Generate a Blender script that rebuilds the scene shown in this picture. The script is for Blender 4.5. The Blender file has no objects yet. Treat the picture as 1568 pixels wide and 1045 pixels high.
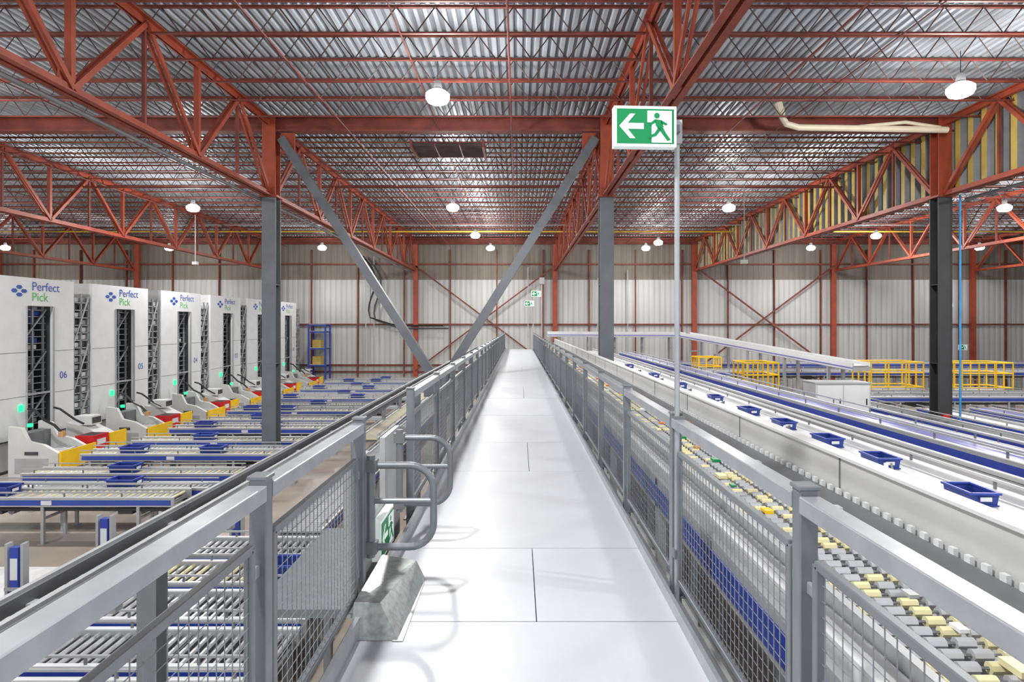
import bpy, math, random
from mathutils import Vector, Matrix
random.seed(7)
EYE=4.6; WZ=2.95
sc=bpy.context.scene
try:
    sc.view_settings.view_transform='Standard'
except Exception: pass

# ---------------------------------------------------------------- materials
def lin(c):
    c/=255.0
    return c/12.92 if c<=0.04045 else ((c+0.055)/1.055)**2.4
def rgb(r,g,b): return (lin(r),lin(g),lin(b),1)
def mat(name,col,rough=0.5,metal=0.0,var=0.08,scale=3.0,stretch=(1,1,1),bump=0.0,emit=0,spec=0.5):
    m=bpy.data.materials.new(name); m.use_nodes=True
    nt=m.node_tree; n=nt.nodes; l=nt.links
    p=n['Principled BSDF']
    p.inputs['Roughness'].default_value=rough; p.inputs['Metallic'].default_value=metal
    p.inputs['Specular IOR Level'].default_value=spec
    tc=n.new('ShaderNodeTexCoord'); mp=n.new('ShaderNodeMapping'); mp.inputs['Scale'].default_value=stretch
    nz=n.new('ShaderNodeTexNoise'); nz.inputs['Scale'].default_value=scale; nz.inputs['Detail'].default_value=5
    cr=n.new('ShaderNodeValToRGB')
    lo=[max(0,c*(1-var*2)) for c in col[:3]]+[1]; hi=[min(1,c*(1+var)) for c in col[:3]]+[1]
    cr.color_ramp.elements[0].position=0.3; cr.color_ramp.elements[1].position=0.7
    cr.color_ramp.elements[0].color=lo; cr.color_ramp.elements[1].color=hi
    l.new(tc.outputs['Object'],mp.inputs['Vector']); l.new(mp.outputs['Vector'],nz.inputs['Vector'])
    l.new(nz.outputs['Fac'],cr.inputs['Fac']); l.new(cr.outputs['Color'],p.inputs['Base Color'])
    if bump:
        b=n.new('ShaderNodeBump'); b.inputs['Strength'].default_value=bump; b.inputs['Distance'].default_value=0.02
        l.new(nz.outputs['Fac'],b.inputs['Height']); l.new(b.outputs['Normal'],p.inputs['Normal'])
    if emit:
        p.inputs['Emission Color'].default_value=(col[0],col[1],col[2],1); p.inputs['Emission Strength'].default_value=emit
    return m
M={}
M['concrete']=mat('concrete_floor',rgb(172,160,148),0.35,0,0.12,0.8)
M['deckpanel']=mat('walkway_panel',rgb(196,199,205),0.4,0,0.02,2)
M['gap']=mat('dark_gap',rgb(60,60,60),0.8)
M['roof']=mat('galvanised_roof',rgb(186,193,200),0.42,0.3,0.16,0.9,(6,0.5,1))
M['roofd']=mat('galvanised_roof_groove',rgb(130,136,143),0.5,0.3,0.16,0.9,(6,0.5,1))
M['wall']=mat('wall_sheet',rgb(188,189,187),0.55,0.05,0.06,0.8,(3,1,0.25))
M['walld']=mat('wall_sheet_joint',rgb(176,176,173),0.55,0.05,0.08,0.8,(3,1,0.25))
M['wallshade']=mat('wall_sheet_upper_shaded',rgb(124,117,106),0.6,0.05,0.1,0.8,(3,1,0.25))  # shadow of the ceiling painted into the upper wall colour
M['red']=mat('red_oxide_steel',rgb(160,72,48),0.5,0.1,0.15,2.0)
M['redd']=mat('red_oxide_dark',rgb(122,58,46),0.6,0.1,0.2,2.0)
M['web']=mat('joist_web_steel',rgb(84,68,66),0.6,0.2,0.2,2.0)
M['col']=mat('column_grey',rgb(98,103,108),0.5,0.1,0.08,2.0)
M['cold']=mat('column_dark',rgb(56,57,58),0.5,0.1,0.08,2.0)
M['galv']=mat('galvanised_rail',rgb(172,177,182),0.36,0.45,0.06,9)
M['post']=mat('rail_post_grey',rgb(120,125,129),0.4,0.25,0.06,9)
M['wire']=mat('mesh_wire',rgb(132,137,141),0.4,0.4,0.05)
M['sheet']=mat('galv_sheet',rgb(168,174,172),0.3,0.6,0.15,30)
M['white']=mat('white_powdercoat',rgb(220,222,223),0.4,0,0.03,2)
M['offw']=mat('offwhite_panel',rgb(202,203,202),0.45,0,0.04,2)
M['lgrey']=mat('light_grey',rgb(172,174,176),0.45,0.2,0.05,3)
M['mgrey']=mat('mid_grey',rgb(118,120,123),0.5,0.2,0.08,3)
M['dgrey']=mat('dark_grey',rgb(68,70,74),0.5,0.1,0.08,3)
M['black']=mat('black_plastic',rgb(26,27,30),0.4)
M['blue']=mat('conveyor_blue',rgb(48,70,164),0.4,0,0.06)
M['dblue']=mat('tote_blue',rgb(40,64,142),0.45,0,0.08)
M['violet']=mat('belt_violet',rgb(118,120,186),0.3,0,0.05)
M['yel']=mat('safety_yellow',rgb(246,200,30),0.4,0,0.04)
M['roly']=mat('roller_cream',rgb(224,216,170),0.4,0,0.05)
M['rolg']=mat('roller_grey',rgb(194,196,200),0.3,0.3,0.05)
M['redp']=mat('red_plastic',rgb(206,30,36),0.4)
M['green']=mat('sign_green',rgb(0,128,72),0.4,0,0.01,emit=0.1)
M['signw']=mat('sign_white',rgb(235,246,242),0.4,0,0.01,emit=0.25)
M['gled']=mat('green_led',rgb(30,230,130),0.4,0,0.01,emit=2.0)
M['lamp']=mat('lamp_lens',rgb(255,252,246),0.4,0,0.0,emit=60)
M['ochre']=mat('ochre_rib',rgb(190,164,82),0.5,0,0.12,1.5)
M['ochreshade']=mat('ochre_rib_recess_shade',rgb(92,84,62),0.6,0,0.15,1.5)  # shade between the ribs, put into the colour
M['cream']=mat('cream_duct',rgb(214,204,180),0.5,0,0.05)
M['ypipe']=mat('yellow_pipe',rgb(214,186,60),0.5)
M['cyan']=mat('air_hose_blue',rgb(60,150,210),0.4)
M['logob']=mat('logo_blue',rgb(40,80,170),0.5)
M['logog']=mat('logo_green',rgb(90,190,90),0.5)
M['rib']=mat('rack_steel',rgb(150,155,160),0.4,0.3)
M['brown']=mat('cardboard',rgb(186,140,92),0.7)
M['orange']=mat('orange_parcel',rgb(224,120,40),0.5)
M['wcap']=mat('white_floor_mat',rgb(225,225,225),0.5)

# ---------------------------------------------------------------- builder
class B:
    def __init__(s): s.v=[];s.f=[];s.mi=[];s.mats=[]
    def _m(s,k):
        if k not in s.mats: s.mats.append(k)
        return s.mats.index(k)
    def add(s,vs,fs,k):
        o=len(s.v); s.v+= [tuple(v) for v in vs]; i=s._m(k)
        for f in fs: s.f.append([o+a for a in f]); s.mi.append(i)
    def box(s,x0,x1,y0,y1,z0,z1,k):
        s.add([(x0,y0,z0),(x1,y0,z0),(x1,y1,z0),(x0,y1,z0),(x0,y0,z1),(x1,y0,z1),(x1,y1,z1),(x0,y1,z1)],
              [(0,3,2,1),(4,5,6,7),(0,1,5,4),(1,2,6,5),(2,3,7,6),(3,0,4,7)],k)
    def beam(s,p0,p1,w,h,k,up=(0,0,1)):
        p0=Vector(p0);p1=Vector(p1);d=(p1-p0).normalized();u=Vector(up)
        if abs(d.dot(u))>0.98: u=Vector((0,1,0))
        sd=d.cross(u).normalized(); u=sd.cross(d).normalized()
        a=sd*w/2;b=u*h/2
        vs=[p0-a-b,p0+a-b,p0+a+b,p0-a+b,p1-a-b,p1+a-b,p1+a+b,p1-a+b]
        s.add(vs,[(0,1,2,3)[::-1],(4,5,6,7),(0,1,5,4),(1,2,6,5),(2,3,7,6),(3,0,4,7)],k)
    def tube(s,pts,r,k,n=8,closed=False):
        pts=[Vector(p) for p in pts];N=len(pts);vs=[];prev=None
        for i,p in enumerate(pts):
            if closed: d=pts[(i+1)%N]-pts[i-1]
            else: d=pts[min(i+1,N-1)]-pts[max(i-1,0)]
            d.normalize()
            if prev is None:
                u=Vector((0,0,1)) if abs(d.z)<0.9 else Vector((1,0,0))
                a=d.cross(u).normalized()
            else:
                a=(prev-d*prev.dot(d)).normalized()
            prev=a; b=d.cross(a)
            for j in range(n):
                t=2*math.pi*j/n; vs.append(p+a*math.cos(t)*r+b*math.sin(t)*r)
        fs=[]
        for i in range(N if closed else N-1):
            i2=(i+1)%N
            for j in range(n):
                j2=(j+1)%n; fs.append((i*n+j,i*n+j2,i2*n+j2,i2*n+j))
        if not closed:
            fs.append(tuple(range(n))[::-1]); fs.append(tuple((N-1)*n+j for j in range(n)))
        s.add(vs,fs,k)
    def prism(s,poly,ext,k):
        n=len(poly);e=Vector(ext);vs=[Vector(p) for p in poly]+[Vector(p)+e for p in poly]
        fs=[tuple(range(n)),tuple(range(2*n-1,n-1,-1))]+[(i,i+n,(i+1)%n+n,(i+1)%n)[::-1] for i in range(n)]
        s.add(vs,fs,k)
    def text(s,t,size,mtx,k):
        cu=bpy.data.curves.new('t','FONT');cu.body=t;cu.size=size
        ob=bpy.data.objects.new('t',cu);sc.collection.objects.link(ob)
        bpy.context.view_layer.update()
        me=ob.to_mesh()
        vs=[mtx@v.co for v in me.vertices];fs=[tuple(p.vertices) for p in me.polygons]
        s.add(vs,fs,k); ob.to_mesh_clear()
        bpy.data.objects.remove(ob);bpy.data.curves.remove(cu)
    def mesh(s,name):
        me=bpy.data.meshes.new(name);me.from_pydata(s.v,[],s.f)
        for k in s.mats: me.materials.append(M[k])
        me.polygons.foreach_set('material_index',s.mi);me.update();return me
def place(me,name,loc=(0,0,0),rot=0,parent=None,bevel=0,scale=1):
    o=bpy.data.objects.new(name,me);sc.collection.objects.link(o)
    o.location=loc;o.rotation_euler=(0,0,rot);o.scale=(scale,)*3
    if parent:o.parent=parent
    if bevel:
        m=o.modifiers.new('bevel','BEVEL');m.width=bevel;m.segments=2;m.limit_method='ANGLE'
    return o
def build(b,name,loc=(0,0,0),rot=0,parent=None,bevel=0): return place(b.mesh(name),name,loc,rot,parent,bevel)

XL,XR=-41,41; Y0,Y1=-6,43.5
# ---------------------------------------------------------------- shell
b=B(); b.box(XL,XR,Y0,Y1+0.3,-0.2,0,'concrete'); build(b,'floor')
def corrug(b,a0,a1,fn,pitch,depth,k,k2=None):
    a=a0
    pr=[]
    while a<a1:
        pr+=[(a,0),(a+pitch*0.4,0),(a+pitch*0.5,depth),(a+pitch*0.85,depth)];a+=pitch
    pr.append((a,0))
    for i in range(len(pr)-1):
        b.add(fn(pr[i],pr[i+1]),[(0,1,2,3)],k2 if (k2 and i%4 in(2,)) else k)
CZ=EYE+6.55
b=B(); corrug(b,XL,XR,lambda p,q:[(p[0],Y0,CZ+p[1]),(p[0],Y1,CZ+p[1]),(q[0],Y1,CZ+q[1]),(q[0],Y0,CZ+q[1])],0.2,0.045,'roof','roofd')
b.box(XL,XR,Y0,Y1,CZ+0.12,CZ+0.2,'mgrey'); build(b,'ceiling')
b=B(); 
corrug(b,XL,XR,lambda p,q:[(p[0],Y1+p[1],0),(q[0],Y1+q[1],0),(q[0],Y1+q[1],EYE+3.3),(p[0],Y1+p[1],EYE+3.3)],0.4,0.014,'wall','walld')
corrug(b,XL,XR,lambda p,q:[(p[0],Y1+p[1],EYE+3.3),(q[0],Y1+q[1],EYE+3.3),(q[0],Y1+q[1],CZ),(p[0],Y1+p[1],CZ)],0.4,0.014,'wallshade')
b.box(XL,XR,Y1+0.1,Y1+0.25,0,CZ,'wall'); build(b,'wall_back')
for nm,x in(('wall_left',XL),('wall_right',XR)):
    b=B(); s=1 if x>0 else -1
    corrug(b,Y0,Y1,lambda p,q:[(x+s*p[1],p[0],0),(x+s*q[1],q[0],0),(x+s*q[1],q[0],CZ),(x+s*p[1],p[0],CZ)],0.45,0.05,'wall')
    b.box(min(x+s*.1,x+s*.25),max(x+s*.1,x+s*.25),Y0,Y1,0,CZ,'wall'); build(b,nm)
XL+=.1;XR-=.1
# ---------------------------------------------------------------- structure
BAY=10.25; CX=[2.68+BAY*k for k in range(-4,4)]
def isec_v(b,x,y,z0,z1,w,d,k):
    t=0.035
    b.box(x-w/2,x+w/2,y-d/2,y-d/2+t,z0,z1,k); b.box(x-w/2,x+w/2,y+d/2-t,y+d/2,z0,z1,k)
    b.box(x-t/2,x+t/2,y-d/2+t,y+d/2-t,z0,z1,k)
def column(dark):
    k='cold' if dark else 'col'
    b=B(); isec_v(b,0,0,0.03,EYE+3.9,0.42,0.4,k)
    isec_v(b,0,0,EYE+3.9,EYE+6.35,0.40,0.4,'red')
    b.box(-.32,.32,-.32,.32,0,0.04,k); b.box(-.27,.27,-.27,.27,EYE+3.86,EYE+3.92,'red')
    for zz in(EYE+1.2,EYE-1.2): b.box(-.21,.21,-.205,.205,zz,zz+.02,k)
    return b.mesh('steel_column')
c1=column(False);c2=column(True)
for x in CX[1:-1]: place(c2 if x>10 else c1,'steel_column',(x,18,0))
def truss(y0,y1,n):
    b=B();zb=EYE+3.98;zt=EYE+6.1
    for s in(-1,1):
        b.box(s*.09-.06,s*.09+.06,y0,y1,zb-.1,zb-.075,'red');b.box(s*.04-.012,s*.04+.012,y0,y1,zb-.075,zb+.06,'red')
        b.box(s*.09-.06,s*.09+.06,y0,y1,zt+.075,zt+.1,'red');b.box(s*.04-.012,s*.04+.012,y0,y1,zt-.06,zt+.075,'red')
    p=(y1-y0)/n
    for i in range(n):
        a=y0+i*p
        for dx in(-.06,.06):
            b.beam((dx,a,zb),(dx,a+p/2,zt),.05,.1,'red'); b.beam((dx,a+p/2,zt),(dx,a+p,zb),.05,.1,'red')
        b.beam((0,a+p/2,zb),(0,a+p/2,zt),.07,.07,'redd')
        if i: b.beam((0,a,zb),(0,a,zt),.12,.1,'red')
        if i<n-1: b.box(-.02,.02,a+p-.25,a+p+.25,zb-.08,zb+.25,'red')
    return b.mesh('roof_truss')
t1=truss(-5.8,17.78,6);t2=truss(18.22,42.9,6)
for x in CX:
    place(t1,'roof_truss',(x,0,0));place(t2,'roof_truss',(x,0,0))
b=B();b.tube([(-7.85,-5,EYE+3.8),(-7.85,43,EYE+3.8)],.05,'mgrey',8);b.tube([(13.4,-5,EYE+3.75),(13.4,17.6,EYE+3.75)],.05,'mgrey',8);build(b,'truss_conduit')
b=B();z=EYE+5.88
b.box(XL,XR,-.15,.15,z,z+.04,'redd');b.box(XL,XR,-.15,.15,z+.43,z+.47,'redd');b.box(XL,XR,-.015,.015,z+.04,z+.43,'redd')
me=b.mesh('roof_beam')
place(me,'roof_beam',(0,18,0));place(me,'roof_beam',(0,43.1,0))
b=B();zt=CZ-.06;zb=EYE+5.95
b.box(XL,XR,-.035,.035,zt-.025,zt+.025,'redd');b.box(XL,XR,-.03,.03,zb-.018,zb+.018,'redd')
x=XL;i=0
while x<XR-.6:
    b.tube([(x,0,zb if i%2 else zt),(x+.4,0,zt if i%2 else zb)],.014,'web',4)
    x+=.4;i+=1
me=b.mesh('bar_joist')
SP=1.2
y=18.0-SP*19
while y<43:
    if abs(y-18)>.3: place(me,'bar_joist',(0,y,0))
    y+=SP
for ya_,yb_ in((-5,17.8),(18.2,42.9)):
    b=B()
    for x in(-22.5,-12.5,-2.4,7.8,18,28): b.tube([(x,ya_,EYE+5.9),(x,yb_,EYE+5.9)],.016,'redd',5)
    build(b,'joist_bridging')
b=B()
for x in(-17,-5,-0.2,6.2,17.5): b.tube([(x,-5,EYE+5.7),(x,43,EYE+5.7)],.024,'redd',6)
b.tube([(XL,24,EYE+5.6),(XR,24,EYE+5.6)],.04,'redd',6)
build(b,'sprinkler_pipe')
b=B();b.tube([(XL,36,EYE+5.68),(XR,36,EYE+5.68)],.045,'ypipe',6);b.tube([(XL,34,EYE+5.75),(XR,34,EYE+5.75)],.03,'lgrey',6)
build(b,'gas_pipe')
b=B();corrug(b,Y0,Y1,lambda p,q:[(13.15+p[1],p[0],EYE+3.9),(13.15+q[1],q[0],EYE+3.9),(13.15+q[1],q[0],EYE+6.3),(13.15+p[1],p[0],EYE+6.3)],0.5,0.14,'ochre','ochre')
for i in range(len(b.f)):  # rib sides and recesses coloured dark, painting in their shade
    if i%4 in (1,2): b.mi[i]=b._m('ochreshade')
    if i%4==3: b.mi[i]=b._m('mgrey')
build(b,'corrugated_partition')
mx=(673-794)/50.
for sx in(-7.25,2.35):
    b=B();b.beam((sx,18,EYE+5.7),(mx,18,EYE-1.9),.26,.22,'col',(0,1,0)); 
    s=1 if sx<0 else -1
    b.box(min(sx,sx+s*.4),max(sx,sx+s*.4),17.95,18.05,EYE+5.2,EYE+5.85,'red'); build(b,'diagonal_brace')
b=B();isec_v(b,mx,18,0,EYE-1.75,.3,.3,'col');b.box(mx-.45,mx+.45,17.8,18.2,EYE-2.2,EYE-1.7,'col');build(b,'brace_support_post')
b=B();yb=Y1-.12
for x in CX: b.box(x-.17,x+.17,yb-.25,yb,0,EYE+6.2,'red')
for z in(EYE+4.45,EYE-.0,EYE-3.0,EYE-3.5): b.box(XL,XR,yb-.06,yb+.1,z-.05,z+.05,'redd')
for i in range(24):
    x=XL+1.7+i*3.417; 
    if min(abs(x-c) for c in CX)>.6: b.box(x-.04,x+.04,yb-.05,yb+.1,0,EYE+5.5,'redd')
for x0 in(CX[3],CX[5]):
    x1=x0+BAY
    b.beam((x0,yb-.2,EYE+4.3),(x1,yb-.2,EYE-3.4),.1,.1,'redd',(0,1,0));b.beam((x1,yb-.25,EYE+4.3),(x0,yb-.25,EYE-3.4),.1,.1,'redd',(0,1,0))
build(b,'wall_framing')
b=B()
for x,z0,z1 in((-11.2,-3,4.5),(-10.6,-1,5),(0.7,-1,4.2),(5.8,-3,3.4),(8,-3,4)): b.tube([(x,yb-.3,EYE+z0),(x,yb-.3,EYE+z1)],.04,'lgrey',6)
pts=[(-11.4,yb-.35,EYE+5)]+[(-11.4+1.4*math.sin(t*.55)*.4+t*.12,yb-.35,EYE+5-t*.5) for t in range(1,10)]+[(-9,yb-.35,EYE-.1),(-5.5,yb-.35,EYE-.1)]
b.tube(pts,.06,'black',6); b.tube([(p[0]+.4,p[1],p[2]-.2) for p in pts],.06,'dgrey',6)
build(b,'wall_conduit')

# ---------------------------------------------------------------- lights
b=B()
def ring(z,r,n=20): return [(r*math.cos(2*math.pi*i/n),r*math.sin(2*math.pi*i/n),z) for i in range(n)]
n=20
def lathe(prof,k):
    vs=[]
    for r,z in prof: vs+=ring(z,max(r,.001))
    b.add(vs,[(i*n+j,i*n+(j+1)%n,(i+1)*n+(j+1)%n,(i+1)*n+j) for i in range(len(prof)-1) for j in range(n)],k)
lathe([(.0,.5),(.08,.5),(.1,.34),(.13,.3)],'mgrey')
lathe([(.13,.3),(.2,.26),(.27,.2),(.27,.12),(.23,.04),(.15,0),(0,-.01)],'lamp')
b.tube([(0,0,.5),(0,0,1.0)],.01,'dgrey',5)
lm=b.mesh('high_bay_light')
LP=[(-1.83,13.3),(9.7,12.9),(-14.4,13.0),(21.5,13),(-14.4,26),(-2.9,25.9),(9.3,26),(21.5,26),(-26.5,26),(33.5,26),(-26.5,13),(-2.5,34),(20.8,34.2),(-23.6,39.7),(-34.5,39.5),(-13.2,39.5),(-1.9,39.7),(8.6,39.7),(8.8,37),(19.7,39.6),(30.9,39.4),(-1.9,1),(9.7,1),(-14.4,1),(21.5,1)]
for i,(x,y) in enumerate(LP):
    place(lm,'high_bay_light',(x,y,EYE+5.0))
    ld=bpy.data.lights.new('lamp','SPOT');ld.energy=(1150 if y<36 else 480);ld.color=(1,.99,.975);ld.shadow_soft_size=.2
    ld.spot_size=math.radians(160);ld.spot_blend=.6
    o=bpy.data.objects.new('high_bay_lamp_source',ld);o.location=(x,y,EYE+4.78);sc.collection.objects.link(o)
    ld=bpy.data.lights.new('lamp_side','POINT');ld.energy=(500 if y<36 else 190);ld.color=(1,.99,.975);ld.shadow_soft_size=.2
    o=bpy.data.objects.new('high_bay_lamp_glow',ld);o.location=(x,y,EYE+4.76);sc.collection.objects.link(o)
w=bpy.data.worlds.new('world');sc.world=w;w.use_nodes=True
w.node_tree.nodes['Background'].inputs[0].default_value=(.93,.96,1,1);w.node_tree.nodes['Background'].inputs[1].default_value=1.2

# ---------------------------------------------------------------- walkway
b=B();xa,xb=-.86,.9;ye=39
ys=[-1.0,1.0,3.26,4.33,6.6,8.2]; 
while ys[-1]<ye-2.4: ys.append(ys[-1]+2.44)
ys.append(ye)
for i in range(len(ys)-1):
    a,c=ys[i]+.004,ys[i+1]-.004
    xs=[xa,(-.09,.12,.1)[i%3],xb] if i in(2,4,7,10) else [xa,xb]
    for j in range(len(xs)-1): b.box(xs[j]+.003,xs[j+1]-.003,a,c,WZ-.04,WZ,'deckpanel')
b.box(xa,xb,-1,ye,WZ-.08,WZ-.045,'gap')
for x in(xa-.06,xb+.0):
    b.box(x,x+.06,-1,ye,WZ-.25,WZ+.004,'post'); 
b.box(xb-.02,xb+.003,-1,ye,WZ,WZ+.07,'galv');b.box(xa-.003,xa+.02,-1,ye,WZ,WZ+.1,'galv')
for y in range(0,40,5):
    b.box(xa,xb,y,y+.15,WZ-.35,WZ-.08,'post')
    for x in(xa,xb-.12): b.box(x,x+.12,y,y+.12,0,WZ-.3,'post')
build(b,'walkway')
def guardrail(x,posts,gaps,side):
    e=bpy.data.objects.new('guardrail',None);sc.collection.objects.link(e)
    b=B();m=B();zr=EYE-.58;zf=EYE-.77;z0=WZ+.12
    for y in posts:
        b.box(x-.03,x+.03,y-.03,y+.03,WZ-.2,zr+.03,'post'); b.box(x-.036,x+.036,y-.036,y+.036,zr+.03,zr+.045,'post')
        b.box(x-.05,x+.05,y-.06,y+.06,WZ-.0,WZ+.012,'post')
    P=[-.9]+posts
    for a,c in zip(P[:-1],P[1:]):
        if any(abs(a-g)<.2 for g in gaps): continue
        xi=x
        b.box(x-.035,x+.035,a+.03,c-.03,zr-.045,zr+.012,'galv')
        ya,yc=a+.09,c-.09
        b.box(xi-.015,xi+.015,ya,yc,zf-.015,zf+.015,'post');b.box(xi-.015,xi+.015,ya,yc,z0-.015,z0+.015,'post')
        for y in(ya,yc): b.box(xi-.015,xi+.015,y-.015,y+.015,z0,zf,'post')
        for y in(a+.045,c-.045):
            for z in(z0+.1,zf-.1): b.box(x-.008,x+.008,y-.05,y+.05,z-.02,z+.02,'galv')
        far=a>14; st=.05 if not far else .1; r=.0022 if not far else .004
        k=1
        while ya+k*st<yc: m.tube([(xi,ya+k*st,z0),(xi,ya+k*st,zf)],r,'wire',4);k+=1
        k=1
        while z0+k*.05<zf: m.tube([(xi+.004,ya,z0+k*.05),(xi+.004,yc,z0+k*.05)],r*.9,'wire',4);k+=1
    build(b,'rail_frame',parent=e,bevel=.004);build(m,'wire_mesh',parent=e)
pr=[.35+1.62*k for k in range(0,24)]
guardrail(.96,pr,[],1)
pl=[.5,2.1,3.4]+[5.0+1.62*k for k in range(0,22)]
guardrail(-.92,pl,[3.4],-1)
def gate(y):
    g=B();x0,x1=-.86,-.5;zt,zb=EYE-.83,EYE-1.31;r=.14
    pts=[(x0,y,zt),(x1-r,y,zt)]
    for i in range(1,9):
        t=math.pi/2*i/8;pts.append((x1-r+r*math.sin(t),y+.0,zt-r+r*math.cos(t)))
    for i in range(0,9):
        t=math.pi/2*i/8;pts.append((x1-r+r*math.cos(t),y,zb+r-r*math.sin(t)))
    pts.append((x0,y,zb));g.tube(pts,.021,'post',16)
    g.tube([(x0,y,(zt+zb)/2+.03),(x1,y,(zt+zb)/2+.03)],.017,'post',12)
    g.tube([(x0-.01,y,zb-.06),(x0-.01,y,zt+.06)],.026,'post',14)
    for z in(zt,zb): g.box(x0-.05,x0+.03,y-.03,y+.03,z-.035,z+.035,'mgrey')
    return g
build(gate(3.46),'swing_gate');build(gate(4.3),'swing_gate')
b=B()
z=WZ+.002
b.add([(-.88,3.06,z),(-.63,3.06,z),(-.6,3.8,z),(-.88,3.8,z),(-.88,3.14,z+.16),(-.74,3.14,z+.16),(-.66,3.8,z+.12),(-.88,3.8,z+.16)],[(0,3,2,1),(4,5,6,7),(0,1,5,4),(1,2,6,5),(2,3,7,6),(3,0,4,7)],'sheet')
b.box(-.66,-.6,3.05,3.8,z-.001,z+.003,'sheet')
build(b,'galvanised_threshold',bevel=.004)
b=B();b.box(-1.04,-1.0,3.5,3.95,WZ-.1,EYE-.85,'lgrey');b.box(-1.04,-1.0,4.4,4.95,WZ-.1,EYE-.85,'lgrey');b.box(-1.04,-1.0,3.95,4.4,WZ-.1,EYE-1.3,'lgrey');b.box(-1.6,-1.04,3.5,4.9,WZ-.1,WZ-.05,'post')
b.box(-1.0,-.96,3.5,3.54,WZ-.1,EYE-.7,'post')
for yy in(3.55,4.85): b.box(-1.6,-1.54,yy-.03,yy+.03,0,WZ-.1,'post')
build(b,'landing_panel')

def exit_sign(w,h):
    b=B();t=.03
    b.box(-w/2,w/2,-t,t,-h/2,h/2,'signw')
    for s in(-1,1):
        y=s*(t+.002)
        b.box(-.46*w,.46*w,min(s*t,y),max(s*t,y),-.43*h,.43*h,'green')
        def P(pts,k,o): b.prism([(px*w,s*(t+o),pz*h) for px,pz in pts],(0,s*.001,0),k)
        P([(-.42,0),(-.25,.3),(-.17,.3),(-.29,.07),(-.03,.07),(-.03,-.07),(-.29,-.07),(-.17,-.3),(-.25,-.3)],'signw',.003)
        P([(.1,-.4),(.42,-.4),(.42,.38),(.03,.38),(.03,.1),(.1,.1)],'signw',.003)
        P([(.18+.045*math.cos(a),.26+.07*math.sin(a)) for a in[i*math.pi/6 for i in range(12)]],'green',.005)
        P([(.15,.17),(.25,.15),(.29,-.02),(.2,-.06),(.16,.02)],'green',.005)
        P([(.15,.17),(.06,.06),(.08,.02),(.17,.1)],'green',.005)
        P([(.25,.15),(.35,.06),(.33,.02),(.25,.07)],'green',.005)
        P([(.2,-.03),(.28,-.04),(.33,-.18),(.4,-.33),(.35,-.36),(.27,-.2)],'green',.005)
        P([(.2,-.04),(.25,-.08),(.17,-.24),(.05,-.3),(.05,-.24),(.14,-.18)],'green',.005)
    return b
e=bpy.data.objects.new('exit_sign',None);sc.collection.objects.link(e)
build(exit_sign(.365,.235),'sign_box',(.735,3.44,EYE+1.15),0.05,e,.004)
b=B();b.tube([(.952,3.53,WZ-.1),(.952,3.53,EYE+1.22)],.016,'galv',12);b.box(.925,.975,3.5,3.56,EYE+1.08,EYE+1.22,'lgrey');b.box(.88,.95,3.44,3.52,EYE+1.13,EYE+1.17,'mgrey')
for z in(EYE-.6,EYE-1.4): b.box(.93,.99,3.5,3.56,z,z+.05,'mgrey')
build(b,'pole',parent=e)
for x,y,z in((1.1,36.5,1.9),(.7,38,1.35),(31,41,-1.6)):
    build(exit_sign(.6,.36),'exit_sign',(x,y,EYE+z),0.0)
build(exit_sign(.42,.27),'exit_sign',(-.965,4.2,EYE-1.48),math.pi/2)
b=B();b.tube([(1.45,36.5,WZ),(1.45,36.5,EYE+2.7)],.03,'lgrey');b.box(1.3,1.6,36.4,36.6,EYE+2.5,EYE+2.9,'lgrey');b.tube([(.95,38.1,WZ),(.95,38.1,EYE+1.5)],.03,'lgrey');build(b,'sign_pole')

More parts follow.
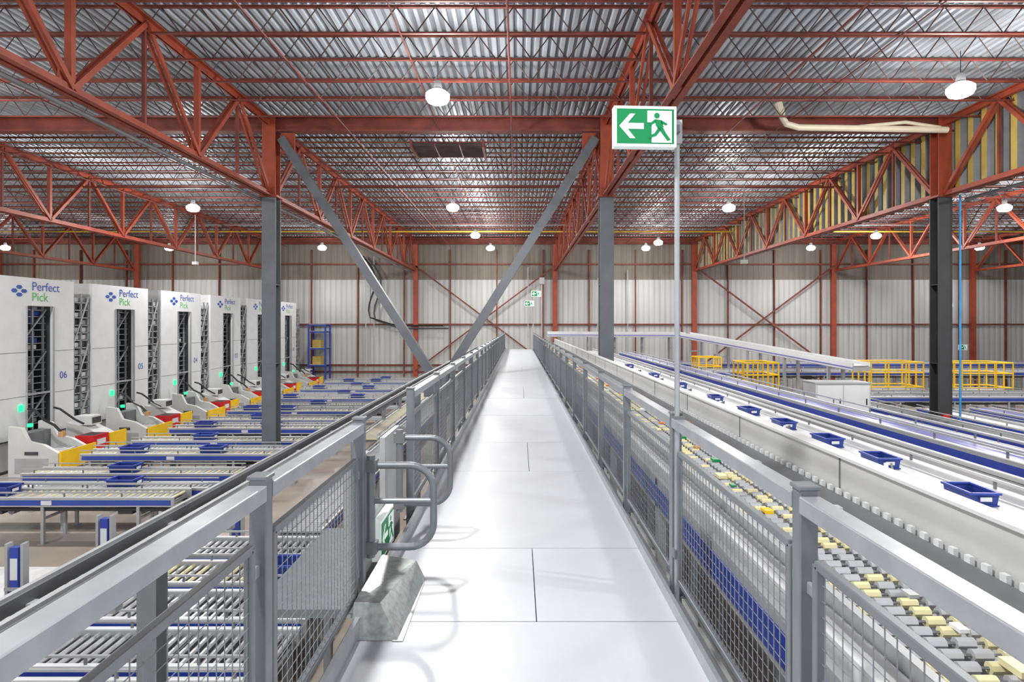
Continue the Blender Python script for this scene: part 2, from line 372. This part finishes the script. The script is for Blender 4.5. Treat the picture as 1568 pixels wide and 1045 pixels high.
# ---------------------------------------------------------------- conveyors
_c={}
def conveyor(L,W,H,kind='roller',frame='lgrey',stripe='blue',legk='lgrey',z0=0,pitch=.12,guard=True):
    key=(round(L,2),W,round(H,2),kind,frame,stripe,legk,z0,pitch,guard)
    if key in _c: return _c[key]
    b=B()
    for s in(-1,1):
        x=s*W/2
        b.box(min(x,x+s*.05),max(x,x+s*.05),0,L,H-.16,H+.03,frame)
        b.box(x+s*.05-(.004 if s<0 else 0),x+s*.05+(.004 if s>0 else 0),0.05,L-.05,H-.13,H-.02,stripe)
        b.box(min(x,x+s*.06),max(x,x+s*.06),0,L,H+.03,H+.045,'white')
        if guard:
            b.box(min(x+s*.01,x+s*.04),max(x+s*.01,x+s*.04),0,L,H+.12,H+.145,frame)
            y=.3
            while y<L: b.box(min(x+s*.02,x+s*.035),max(x+s*.02,x+s*.035),y,y+.03,H+.04,H+.13,'mgrey');y+=1.2
    if kind=='belt': b.box(-W/2,W/2,0,L,H-.06,H-.005,'dgrey')
    elif kind=='whitebelt': b.box(-W/2,W/2,0,L,H-.06,H-.005,'white')
    elif kind=='violet': b.box(-W/2,W/2,0,L,H-.06,H+.02,'violet')
    else:
        y=.06;i=0
        while y<L-.03:
            b.tube([(-W/2,y,H-.025),(W/2,y,H-.025)],.028,'roly' if (kind=='mix' and i%2==0) else 'rolg',6);y+=pitch;i+=1
        b.box(-W/2,W/2,.02,L-.02,H-.12,H-.1,'mgrey')
    y=.25
    while y<L:
        for s in(-1,1):
            b.box(s*W/2-.03,s*W/2+.03,y-.03,y+.03,z0+.01,H-.15,legk);b.box(s*W/2-.07,s*W/2+.07,y-.06,y+.06,z0,z0+.015,legk)
        b.box(-W/2,W/2,y-.02,y+.02,H-.45,H-.4,legk)
        if H-z0>1.5: b.box(-W/2,W/2,y-.02,y+.02,z0+.5,z0+.55,legk)
        y+=2.0 if L>4 else max(L-.5,.5)
    for f in(.2,.75):
        y=L*f;b.box(-W/2+.05,W/2-.1,y,y+.3,H-.36,H-.17,'dgrey');b.tube([(-W/2+.1,y+.5,H-.3),(W/2-.1,y+.5,H-.3)],.07,'mgrey',8)
    b.box(W/2-.06,W/2,0.1,L-.1,H-.26,H-.2,'black')
    b.box(W/2+.054,W/2+.06,L*.45,L*.45+.22,H-.12,H-.03,'white')
    me=b.mesh('roller_conveyor');_c[key]=me;return me
def cy(x,y0,y1,W,H,nm='roller_conveyor',**k): return place(conveyor(y1-y0,W,H,**k),nm,(x,y0,0))
def cx(y,x0,x1,W,H,nm='roller_conveyor',**k): return place(conveyor(x1-x0,W,H,**k),nm,(x0,y,0),-math.pi/2)

LY=[12.6+4.1*i for i in range(7)]
for i,y in enumerate(LY):
    xe=min(-7.2+.35*i,-5.8)
    cx(y,-12.2,xe,.6,.95,kind='mix'); cx(y+.7,-12.4,xe+.3,.42,.93,kind='roller')
    cx(y+2.15,-12.2,xe+.2,.6,.9,kind='mix')
cy(-3.9,10.5,41,.7,.9,kind='roller')
cy(-5.0,19.5,41,.6,.8,kind='mix')
for y,x0,x1,k in((4.6,-7.5,-2.6,'roller'),(5.6,-8,-2.6,'mix'),(6.6,-8.5,-2.6,'roller'),(7.6,-6.3,-2.6,'roller'),(8.6,-6.2,-2.6,'mix'),(9.6,-6.3,-2.6,'roller')): cx(y,x0,x1,.7,.95,kind=k)
b=B();b.box(-11,-7,8.6,11.0,0,.06,'wcap');build(b,'floor_mat')
def bpost():
    b=B();b.box(-.06,.06,-.05,.05,0,1.5,'blue');b.box(.09,.13,-.05,.05,0,1.55,'lgrey');b.box(-.13,-.09,-.05,.05,0,1.55,'lgrey');b.box(-.15,.15,-.12,.12,0,.03,'lgrey')
    b.box(-.13,.13,-.06,-.05,.9,.95,'lgrey');b.box(-.05,.05,-.055,-.05,1.05,1.35,'white')
    return b.mesh('conveyor_post')
me=bpost()
for x,y in((-7.0,8.2),(-6.6,9.4),(-5.6,11.7),(-7.9,8.2)): place(me,'conveyor_post',(x,y,0))
b=B()
for x,z in((-1.72,EYE-1.04),(-2.1,EYE-1.16)):
    b.box(x-.025,x+.025,1.2,30,z-.03,z+.03,'mgrey');b.box(x-.012,x+.012,1.2,30,z+.03,z+.045,'lgrey')
y=1.5
while y<30:
    b.box(-2.12,-1.7,y-.025,y+.025,EYE-1.22,EYE-1.18,'lgrey');b.beam((-1.72,y,EYE-1.2),(-1.72,y+.1,EYE-1.05),.03,.03,'lgrey');y+=1.0
b.box(-2.0,-1.95,1.2,30,EYE-1.24,EYE-1.18,'mgrey')
y=3
while y<30: b.box(-1.95,-1.85,y,y+.1,0,EYE-1.2,'post');y+=4
build(b,'overhead_guide_track')
b=B();W,D,H=.2,.3,.2
b.box(-W,W,-D,D,0,.02,'dblue')
for s in(-1,1):
    b.add([(s*W*.9,-D*.93,0),(s*W*.9,D*.93,0),(s*W,D,H),(s*W,-D,H)],[(0,1,2,3)],'dblue');b.add([(-W*.9,s*D*.93,0),(W*.9,s*D*.93,0),(W,s*D,H),(-W,s*D,H)],[(0,1,2,3)],'dblue')
    b.box(s*W-.02,s*W+.02,-D-.02,D+.02,H-.03,H,'blue');b.box(-W,W,s*D-.02,s*D+.02,H-.03,H,'blue');b.box(-.08,.08,s*(D+.022)-.002,s*(D+.022)+.002,H-.12,H-.06,'white')
tote=b.mesh('tote')
for i,y in enumerate(LY):
    place(tote,'tote',(-12.2+random.uniform(.9,1.5),y,.95),math.pi/2);place(tote,'tote',(-8.2+random.uniform(-2,.3),y+2.15,.9),math.pi/2)
    if i: place(tote,'tote',(-9+random.uniform(-1,1.5),y,.95),math.pi/2)
    else: place(tote,'tote',(-8.9,y+.7,.93),math.pi/2)
for x,y in((-6.2,8.6),(-3.4,8.6)): place(tote,'tote',(x,y,.95),math.pi/2)

# ---------------------------------------------------------------- storage towers
def tower(num):
    b=B();T=6.1;W=3.25;BD=-1.8;g0,g1=1.25,2.35
    b.box(-.12,0,0,W,5.2,T,'white');b.box(BD,-.12,0,W,T-.05,T,'offw')
    b.box(-.12,0,0,g0,1.0,5.2,'white');b.box(-.12,0,g1,W,1.0,5.2,'white')
    b.box(BD,-.12,0,.06,1.0,T-.05,'offw');b.box(BD,-.12,W-.06,W,1.0,T-.05,'offw')
    for z in(2.3,3.7): 
        b.box(0,.004,0,g0,z,z+.015,'mgrey');b.box(0,.004,g1,W,z,z+.015,'mgrey')
    for y in(g0,g1): b.box(-.02,.03,y-.02,y+.02,1.0,5.2,'lgrey')
    b.box(BD,BD+.05,g0,g1,.3,5.2,'black');b.box(BD,-.12,g0-.03,g0,.3,5.2,'dgrey');b.box(BD,-.12,g1,g1+.03,.3,5.2,'dgrey')
    for y in(g0+.12,(g0+g1)/2,g1-.12): b.box(-.3,-.25,y-.03,y+.03,.3,5.2,'rib')
    z=1.1;
    while z<5.1:
        b.box(-.3,-.27,g0,g1,z,z+.025,'rib')
        if random.random()<.75:
            ys_=g0+.1+random.random()*.4; b.box(-.8,-.35,ys_,ys_+.3+random.random()*.25,z+.04,z+.18,random.choice(['dgrey','mgrey','dblue','lgrey','offw']))
        z+=.22
    for za in(1.2,2.6,4.0): b.beam((-.22,g0+.05,za),(-.22,g1-.05,za+1.1),.04,.05,'rib')
    b.box(-.2,-.1,g0,g1,2.3,2.36,'lgrey')
    b.box(BD,-.1,.0,W,.0,.95,'mgrey');b.box(-.1,-.02,.05,g0-.05,.1,.95,'offw');b.box(-.1,-.02,g1+.05,3.2,.1,.95,'lgrey')
    for y in(W+.1,W+.45,W+.8):
        for x in(-.1,-1.4): b.box(x-.03,x+.03,y-.03,y+.03,0,5.7,'rib')
    z=.5
    while z<5.6:
        b.box(-.13,-.07,W+.05,W+.85,z,z+.03,'lgrey')
        b.box(-1.3,-.15,W+.12,W+.42,z+.05,z+.2,random.choice(['dgrey','white','black','lgrey']));b.box(-1.3,-.15,W+.48,W+.78,z+.05,z+.2,random.choice(['dgrey','white','black','lgrey']))
        z+=.27
    for k in range(3): b.beam((-.06,W+.1,.6+k*1.7),(-.06,W+.8,2.2+k*1.7),.03,.05,'lgrey')
    b.box(-1.75,-1.7,W,W+.9,0,5.7,'black')
    mt=lambda y,z:Matrix.Translation((.006,y,z))@Matrix(((0,0,1,0),(1,0,0,0),(0,1,0,0),(0,0,0,1)))
    b.text('Perfect',.4,mt(1.45,5.7),'logob');b.text('Pick',.4,mt(1.45,5.36),'logog')
    for dy,dz in((0,0),(.18,.12),(.18,-.12),(.36,0)): b.prism([(.001,.8+dy+.12*math.cos(a),5.66+dz+.07*math.sin(a)) for a in[math.pi/3*i for i in range(6)]],(.006,0,0),'logob')
    b.text('%02d'%num,.34,mt(2.6,2.75),'logob')
    b.box(0,.05,.95,1.1,1.85,2.05,'gled')
    return b
for i in range(6):
    build(tower(6-i),'automated_storage_tower',(-15.7,17.5+4.15*i,0))
def station():
    b=B()
    b.prism([(0,0,.0),(1.5,0,0),(1.5,0,.75),(1.05,0,1.0),(.6,0,1.1),(.4,0,1.5),(0,0,1.55)],(0,.12,0),'offw')
    b.prism([(0,1.1,.0),(1.5,1.1,0),(1.5,1.1,.75),(1.05,1.1,1.0),(.6,1.1,1.1),(.4,1.1,1.5),(0,1.1,1.55)],(0,.12,0),'offw')
    b.box(.2,1.2,-.01,0,.15,.6,'lgrey');b.box(.5,.9,-.015,-.005,.7,.8,'dgrey')
    b.box(0,1.4,.12,1.1,.1,.7,'lgrey');b.box(0,.4,.12,1.1,.7,1.3,'mgrey')
    for k in range(5): b.tube([(.5+k*.18,.13,.74),(.5+k*.18,1.09,.74)],.03,'rolg',6)
    b.box(1.6,1.66,-.1,1.35,.25,.82,'yel')
    b.box(.9,1.5,1.45,2.15,.5,1.0,'redp');b.box(.95,1.45,1.5,2.1,.985,1.005,'black');b.box(1.0,1.4,1.45,1.95,0,.5,'mgrey');b.box(1.505,1.51,1.6,2.0,.68,.86,'white')
    b.prism([(0,2.25,0),(1.3,2.25,0),(1.3,2.25,.8),(.6,2.25,1.15),(0,2.25,1.3)],(0,.7,0),'offw');b.box(1.4,1.46,2.25,3.1,.35,.95,'yel');b.box(1.3,1.4,2.3,3.0,.2,.8,'mgrey')
    b.box(.2,.8,2.3,2.8,1.2,1.5,'white');b.box(.81,.82,2.35,2.75,1.25,1.45,'dgrey')
    b.tube([(.1,.6,2.0),(.3,.6,1.95),(.6,.6,1.65),(.9,.6,1.5),(1.1,.6,1.3)],.04,'black',8)
    b.tube([(.1,1.6,1.9),(.3,1.6,1.85),(.7,1.7,1.5),(1.0,1.7,1.35)],.035,'black',8)
    b.box(1.1,1.25,.5,.62,1.15,1.3,'brown')
    b.box(.4,.5,.2,.3,1.5,1.6,'gled')
    return b.mesh('picking_workstation')
st=station()
for i in range(6): place(st,'picking_workstation',(-15.2,17.5+4.15*i,0))
b=B()
for x in(0,1.2):
    for y in(0,1): b.box(x-.05,x+.05,y-.05,y+.05,0,4.6,'blue')
for z in(.4,1.6,2.8,4.0,4.5):
    b.box(0,1.2,-.04,.04,z,z+.08,'blue');b.box(0,1.2,.96,1.04,z,z+.08,'blue');b.box(0,1.2,0,1,z+.1,z+.13,'lgrey')
for z in(1.6,2.8): b.box(.2,.8,.2,.8,z+.13,z+.7,'ochre')
build(b,'pallet_rack',(-15.0,42.0,0))

# ---------------------------------------------------------------- right side
b=B();ya,yb=-.8,38
b.box(1.22,1.3,ya,yb,EYE-1.62,EYE-1.35,'lgrey');b.box(1.212,1.22,ya,yb,EYE-1.58,EYE-1.42,'blue')
b.box(1.3,2.4,ya,yb,EYE-1.36,EYE-1.32,'mgrey')
b.box(1.22,1.34,ya,yb,EYE-1.35,EYE-1.22,'white')
y=ya+.05;i=0
while y<yb:
    for x0,x1 in ((1.42,1.49),(1.53,1.60),(1.64,1.71),(1.75,1.82)):
        b.tube([(x0,y,EYE-1.2),(x1,y,EYE-1.2)],.022,'roly' if random.random()<.3 else 'rolg',8)
    b.tube([(1.4,y,EYE-1.2),(1.84,y,EYE-1.2)],.006,'mgrey',4)
    y+=.08 if y<14 else .16;i+=1
b.box(1.36,1.4,ya,yb,EYE-1.33,EYE-1.17,'lgrey');b.box(1.84,1.88,ya,yb,EYE-1.33,EYE-1.14,'white')
b.box(1.92,2.26,ya,yb,EYE-1.3,EYE-1.2,'mgrey')
y=ya
while y<yb:
    for x in(1.9,2.27): b.box(x-.012,x+.012,y,y+.04,EYE-1.22,EYE-1.165,'white')
    y+=.11
b.box(2.3,2.34,ya,yb,EYE-1.3,EYE-.94,'offw');b.box(2.28,2.4,ya,yb,EYE-.95,EYE-.93,'white')
y=.4
while y<yb: b.box(2.294,2.3,y,y+.01,EYE-1.3,EYE-.95,'mgrey');y+=1.9
y=0
while y<yb:
    for x in(1.26,2.33): b.box(x-.04,x+.04,y-.04,y+.04,0,EYE-1.36,'lgrey')
    b.box(1.26,2.33,y-.03,y+.03,EYE-1.7,EYE-1.62,'lgrey');b.box(1.26,2.33,y-.03,y+.03,.6,.66,'lgrey');y+=2.6
build(b,'sortation_conveyor')
b=B()
for i in range(110):
    y=random.uniform(1,30);x=random.choice([1.47,1.56,1.7,1.95+random.random()*.1]);s=random.uniform(.016,.034)
    b.box(x-s,x+s,y-s*1.5,y+s*1.5,EYE-1.178,EYE-1.175+s*.6,random.choice(['brown','orange','white','white','roly','yel','lgrey','yel','green']))
build(b,'small_parcels')
cy(1.75,-.5,38,.75,.95,kind='roller')
cy(3.2,.5,36,.4,EYE-1.5,nm='belt_conveyor',kind='belt',frame='lgrey',stripe='lgrey',guard=False)
cy(4.1,.5,36,.85,EYE-1.62,nm='belt_conveyor',kind='whitebelt',frame='offw',stripe='white')
cy(5.0,.5,34,.5,EYE-1.66,nm='belt_conveyor',kind='belt',frame='offw',stripe='lgrey',guard=False)
cy(5.95,.5,33,.5,EYE-1.6,nm='belt_conveyor',kind='violet',frame='lgrey',stripe='blue')
cy(7.3,1,32,.6,EYE-2.2,kind='mix',frame='lgrey');cy(8.4,2,30,.6,EYE-2.3,nm='belt_conveyor',kind='roller',frame='lgrey')
cy(10.0,4,16.5,.7,EYE-2.6,kind='roller',frame='mgrey');cy(11.8,4,21,.7,EYE-2.7,nm='belt_conveyor',kind='belt',frame='lgrey')
cy(14.6,6,21,.7,EYE-3.0,kind='roller');cy(16.5,6,21,.7,EYE-3.0,nm='belt_conveyor',kind='violet')
cy(19,6,21,.7,EYE-3.0,kind='mix')
for y,x0,x1,z in((22,9.8,34,1.9),(25,13,36,1.7),(29.7,9,36,2.2),(33,9,36,2.0),(36,9,36,2.2),(40.5,4,36,1.8)): cx(y,x0,x1,.7,z,kind='roller' if y<30 else 'violet')
for y in(5.4,6.75,7.9,9.2,10.6,12.4,15,18,22): place(tote,'tote',(4.15,y,EYE-1.62),random.uniform(-.15,.15),scale=.62)
for y in(8,13,19): place(tote,'tote',(7.3,y,EYE-2.2),0,scale=.7)
b=B()
for y in(5.9,8.3,11.1,13.3,16,19): 
    b.beam((3.7,y,EYE-1.56),(4.0,y+.5,EYE-1.56),.04,.1,'white');b.beam((3.76,y,EYE-1.54),(4.06,y+.5,EYE-1.54),.02,.06,'dgrey')
build(b,'sorter_diverters')
b=B();path=[(1.9,38.6,EYE-.72),(10.8,38.4,EYE-.76),(14.6,25,EYE-1.9)]
for p,q in zip(path[:-1],path[1:]):
    p=Vector(p);q=Vector(q);b.beam(p,q,.9,.18,'offw');b.beam(p+Vector((0,0,.12)),q+Vector((0,0,.12)),.7,.04,'lgrey')
    d=(q-p).normalized();sd=d.cross(Vector((0,0,1))).normalized()
    for s in(-1,1):
        b.beam(p+sd*s*.46+Vector((0,0,.1)),q+sd*s*.46+Vector((0,0,.1)),.05,.3,'white');b.beam(p+sd*s*.49+Vector((0,0,.04)),q+sd*s*.49+Vector((0,0,.04)),.01,.06,'violet')
    n=5
    for i in range(n):
        c=p.lerp(q,(i+.5)/n)
        for s in(-1,1):
            e=c+sd*s*.4;b.box(e.x-.06,e.x+.06,e.y-.06,e.y+.06,0,e.z-.08,'lgrey')
        b.beam(c+sd*.4-Vector((0,0,.8)),c-sd*.4-Vector((0,0,.8)),.05,.08,'lgrey')
build(b,'elevated_belt_conveyor')
def yrail(L,D):
    b=B();H=1.25
    P=[(0,0),(L,0),(L,D),(0,D)]
    for i in range(4):
        a=Vector((*P[i],0));c=Vector((*P[(i+1)%4],0))
        for z in(H,H*.62,.12): b.tube([a+Vector((0,0,z)),c+Vector((0,0,z))],.035,'yel',6)
        n=3
        for k in range(n): 
            p=a.lerp(c,k/n);b.tube([p,p+Vector((0,0,H))],.035,'yel',6)
    b.box(-.1,L+.1,-.1,D+.1,-.08,0,'lgrey')
    for x,y in P: b.box(x-.05,x+.05,y-.05,y+.05,-1.6,-.08,'lgrey')
    return b.mesh('safety_railing')
for x,y,L,D,z in((9.15,23.5,1.25,1.5,1.8),(16.2,27,2.4,1.5,1.6),(20.0,26.5,2.3,1.5,1.6),(9.5,31,1.2,1.2,1.6)): place(yrail(L,D),'safety_railing',(x,y,z))
b=B();b.box(0,1.7,0,.8,1.55,2.75,'offw');b.box(-.03,1.73,-.03,.83,2.75,2.8,'lgrey')
for x in(.05,.87): b.box(x,x+.78,-.02,0,1.6,2.7,'white');b.box(x+.68,x+.71,-.04,-.02,2.1,2.3,'black')
for x in(.05,1.57):
    for y in(.05,.67): b.box(x,x+.08,y,y+.08,0,1.55,'lgrey')
build(b,'electrical_cabinet',(9.2,18.2,0))
b=B();b.tube([(13.3,17.7,EYE-3.4),(13.3,17.7,EYE+3.9)],.03,'cyan',8);b.tube([(13.3,17.7,1.2),(12.9,17.65,1.2)],.03,'cyan');b.box(12.8,13.0,17.7,17.77,1.5,1.9,'redp');build(b,'air_hose')
b=B();z=EYE+5.75
b.tube([(7.6,17,z+.3),(7.75,17,z+.05),(8.1,17,z-.05),(12.4,17,z-.12)],.09,'cream',10);b.tube([(7.6,17,z+.3),(7.5,17,z+.65)],.12,'cream',10);b.tube([(9.6,17,z-.05),(11.2,17,z+.1),(12.2,17,z-.05)],.05,'cream',8)
build(b,'heater_flue')
b=B();b.box(-3.5,-3.42,18.9,20.3,EYE+5.7,EYE+5.95,'redd');b.box(-1.18,-1.1,18.9,20.3,EYE+5.7,EYE+5.95,'redd')
for i in range(8): b.beam((-3.45,18.95+i*.18,EYE+5.8),(-1.15,18.95+i*.18,EYE+5.8),.12,.02,'web',(0,.6,.8))
for x in(-2.7,-1.9): b.box(x-.02,x+.02,18.9,20.3,EYE+5.76,EYE+5.84,'redd')
build(b,'roof_vent_grille')
b=B()
for x,y,z0 in((9.1,23.7,2.6),(14.6,16,2.5),(20.5,28,1.0),(-16.5,30,3.2)): b.tube([(x,y,EYE+5.6),(x,y,EYE+z0)],.02,'lgrey',6);b.box(x-.12,x+.12,y-.1,y+.1,EYE+z0-.15,EYE+z0,'offw')
build(b,'drop_conduit')

# ---------------------------------------------------------------- camera
cd=bpy.data.cameras.new('cam');cd.sensor_width=36;cd.lens=900/1568*36
cd.shift_x=-10/1568;cd.shift_y=-25.5/1568;cd.clip_end=200;cd.clip_start=.05
co=bpy.data.objects.new('camera',cd);co.location=(0,0,EYE);co.rotation_euler=(math.pi/2,0,0)
sc.collection.objects.link(co);sc.camera=co
